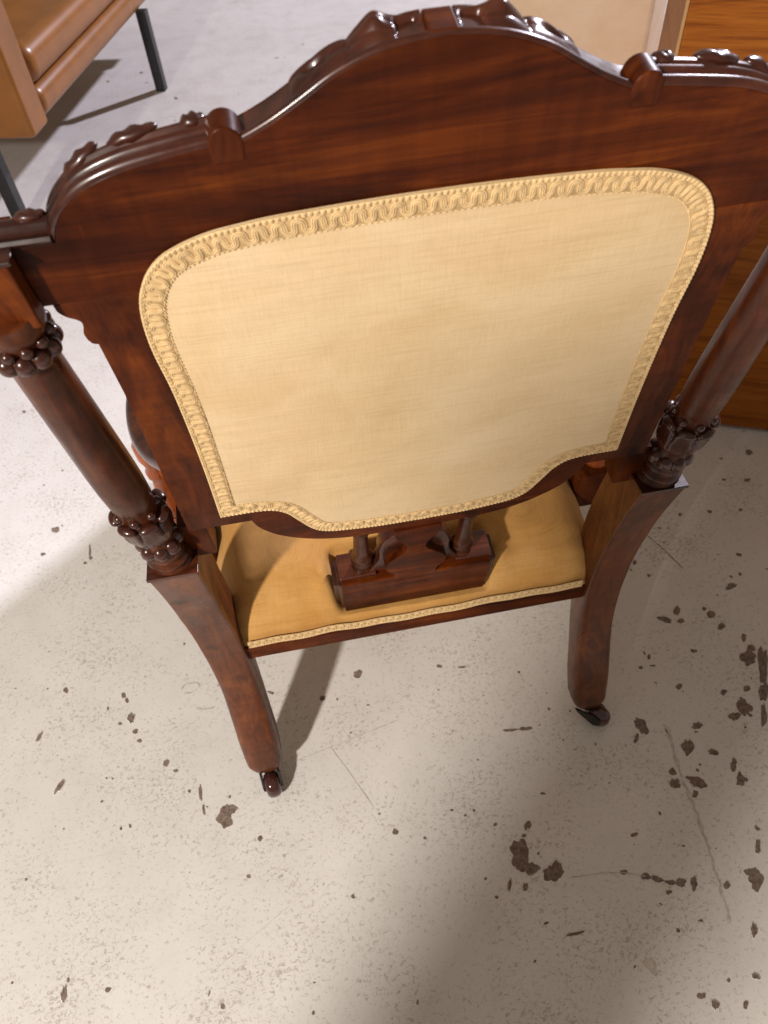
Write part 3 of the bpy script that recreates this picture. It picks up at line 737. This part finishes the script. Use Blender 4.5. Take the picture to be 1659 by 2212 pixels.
# ------------------------------------------------------------------ tan leather settee, behind left
th = math.atan2(.968, .251)
so = empty('leather_settee', (-.729, 1.730, 0), th)
tag(so, 'tan leather settee with padded seat edge and black square steel legs on the floor', 'settee')
def sbox(name, e0, e1, b0_, b1, z0, z1, mat, bev, par=so, seg=5):
    return box(name, ((e0 + e1) / 2, (b0_ + b1) / 2, (z0 + z1) / 2), (e1 - e0, b1 - b0_, z1 - z0), mat, par, bev, seg)
sbox('seat_base', .113, 1.62, .004, .72, .280, .366, M_LEATHER, .038)
sbox('seat_cushion', .115, 1.62, -.006, .70, .3665, .470, M_LEATHER, .046)
ar = sbox('arm_panel', 0, .112, 0, .80, .276, .640, M_LEATHER, .014)
sbox('arm_panel', 1.62, 1.73, 0, .80, .276, .640, M_LEATHER, .014)
sbox('backrest', .113, 1.62, .66, .82, .28, .86, M_LEATHER, .03)
for e_, b_ in ((1.093, .014), (.040, .175), (1.66, .70), (.07, .70)):
    sbox('leg', e_ - .019, e_ + .019, b_ - .019, b_ + .019, 0, .279, M_BLACK, .002, so, 2)

# ------------------------------------------------------------------ oak cabinet, right
ca0 = Vector((.529, .566, 0)); cdir = Vector((.854 - .529, .423 - .566, 0)).normalized(); cb = Vector((-cdir.y, cdir.x, 0))
cab = empty('oak_cabinet', ca0, math.atan2(cdir.y, cdir.x))
tag(cab, 'oak veneer cabinet with horizontal grain standing at the right behind the chair', 'cabinet')
box('side_panel', (.0105, .2450, .405), (.018, .455, .790), M_OAK, cab, .0012)
box('back_board', (.60, .0090, .405), (1.1990, .018, .790), M_OAK, cab, .0012)
box('side_panel', (1.19, .2450, .405), (.018, .455, .790), M_OAK, cab, .0012)
box('edge_strip', (-.0020, .0065, .405), (.0045, .0080, .790), M_OAKEDGE, cab, .0005)
box('top_board', (.60, .235, .811), (1.23, .50, .020), M_OAK, cab, .003)
box('bottom_board', (.60, .24, .030), (1.16, .43, .018), M_OAK, cab, .001)

# ------------------------------------------------------------------ cream upholstered chair between
cr = empty('high_back_chair', (.67, 1.36, 0))
tag(cr, 'tall cream damask upholstered high back rising behind the crest rail, beside the oak cabinet', 'chair')
fr = [(.480, .18), (.846, .18), (.840, .60), (.846, .80), (.850, 1.32), (.800, 1.40), (.530, 1.40), (.476, 1.32)]
bk = [(.470, .18), (.935, .18), (.925, .60), (.915, .80), (.895, 1.32), (.810, 1.40), (.520, 1.40), (.466, 1.32)]
v = [Vector((x, 1.30 - .02 * z, z)) for x, z in fr] + [Vector((x, 1.40 - .02 * z, z)) for x, z in bk]
mesh('backrest', v, [tuple(range(8)), tuple(range(8, 16))[::-1]] + [(i, (i + 1) % 8, 8 + (i + 1) % 8, 8 + i) for i in range(8)], M_CREAM, cr, 35, .012, 4)
box('seat', (.68, 1.66, .33), (.44, .46, .16), M_CREAM, cr, .03, 4)
for x, y in ((.50, 1.35), (.88, 1.37), (.50, 1.84), (.86, 1.84)):
    lathe('leg', [(.010, 0), (.016, .06), (.020, .25)], 14, Vector((x, y, 0)), (0, 0, 1), W_LEG, cr)

# ------------------------------------------------------------------ unseen stand, added to block the near lamp and shade the right side
shade_stand = empty('added_shade_stand', (-.850, -1.267, 0))
tag(shade_stand, 'unseen turned stand added behind the camera only to cast shade across the floor at right', 'stand')
lathe('column', [(.060, .10), (.080, .13), (.072, .17), (.082, .22), (.079, .60), (.081, .95), (.078, 1.30), (.088, 1.36), (.076, 1.39), (.082, 1.42)], 32, Vector((-.850, -1.267, 0)), (0, 0, 1), W_TURN, shade_stand)
lathe('base', [(.150, 0), (.155, .02), (.140, .04), (.090, .07), (.055, .10)], 32, Vector((-.850, -1.267, 0)), (0, 0, 1), W_TURN, shade_stand)
lathe('top_disc', [(.082, 1.42), (.100, 1.435), (.104, 1.45), (.098, 1.46)], 32, Vector((-.850, -1.267, 0)), (0, 0, 1), W_TURN, shade_stand)
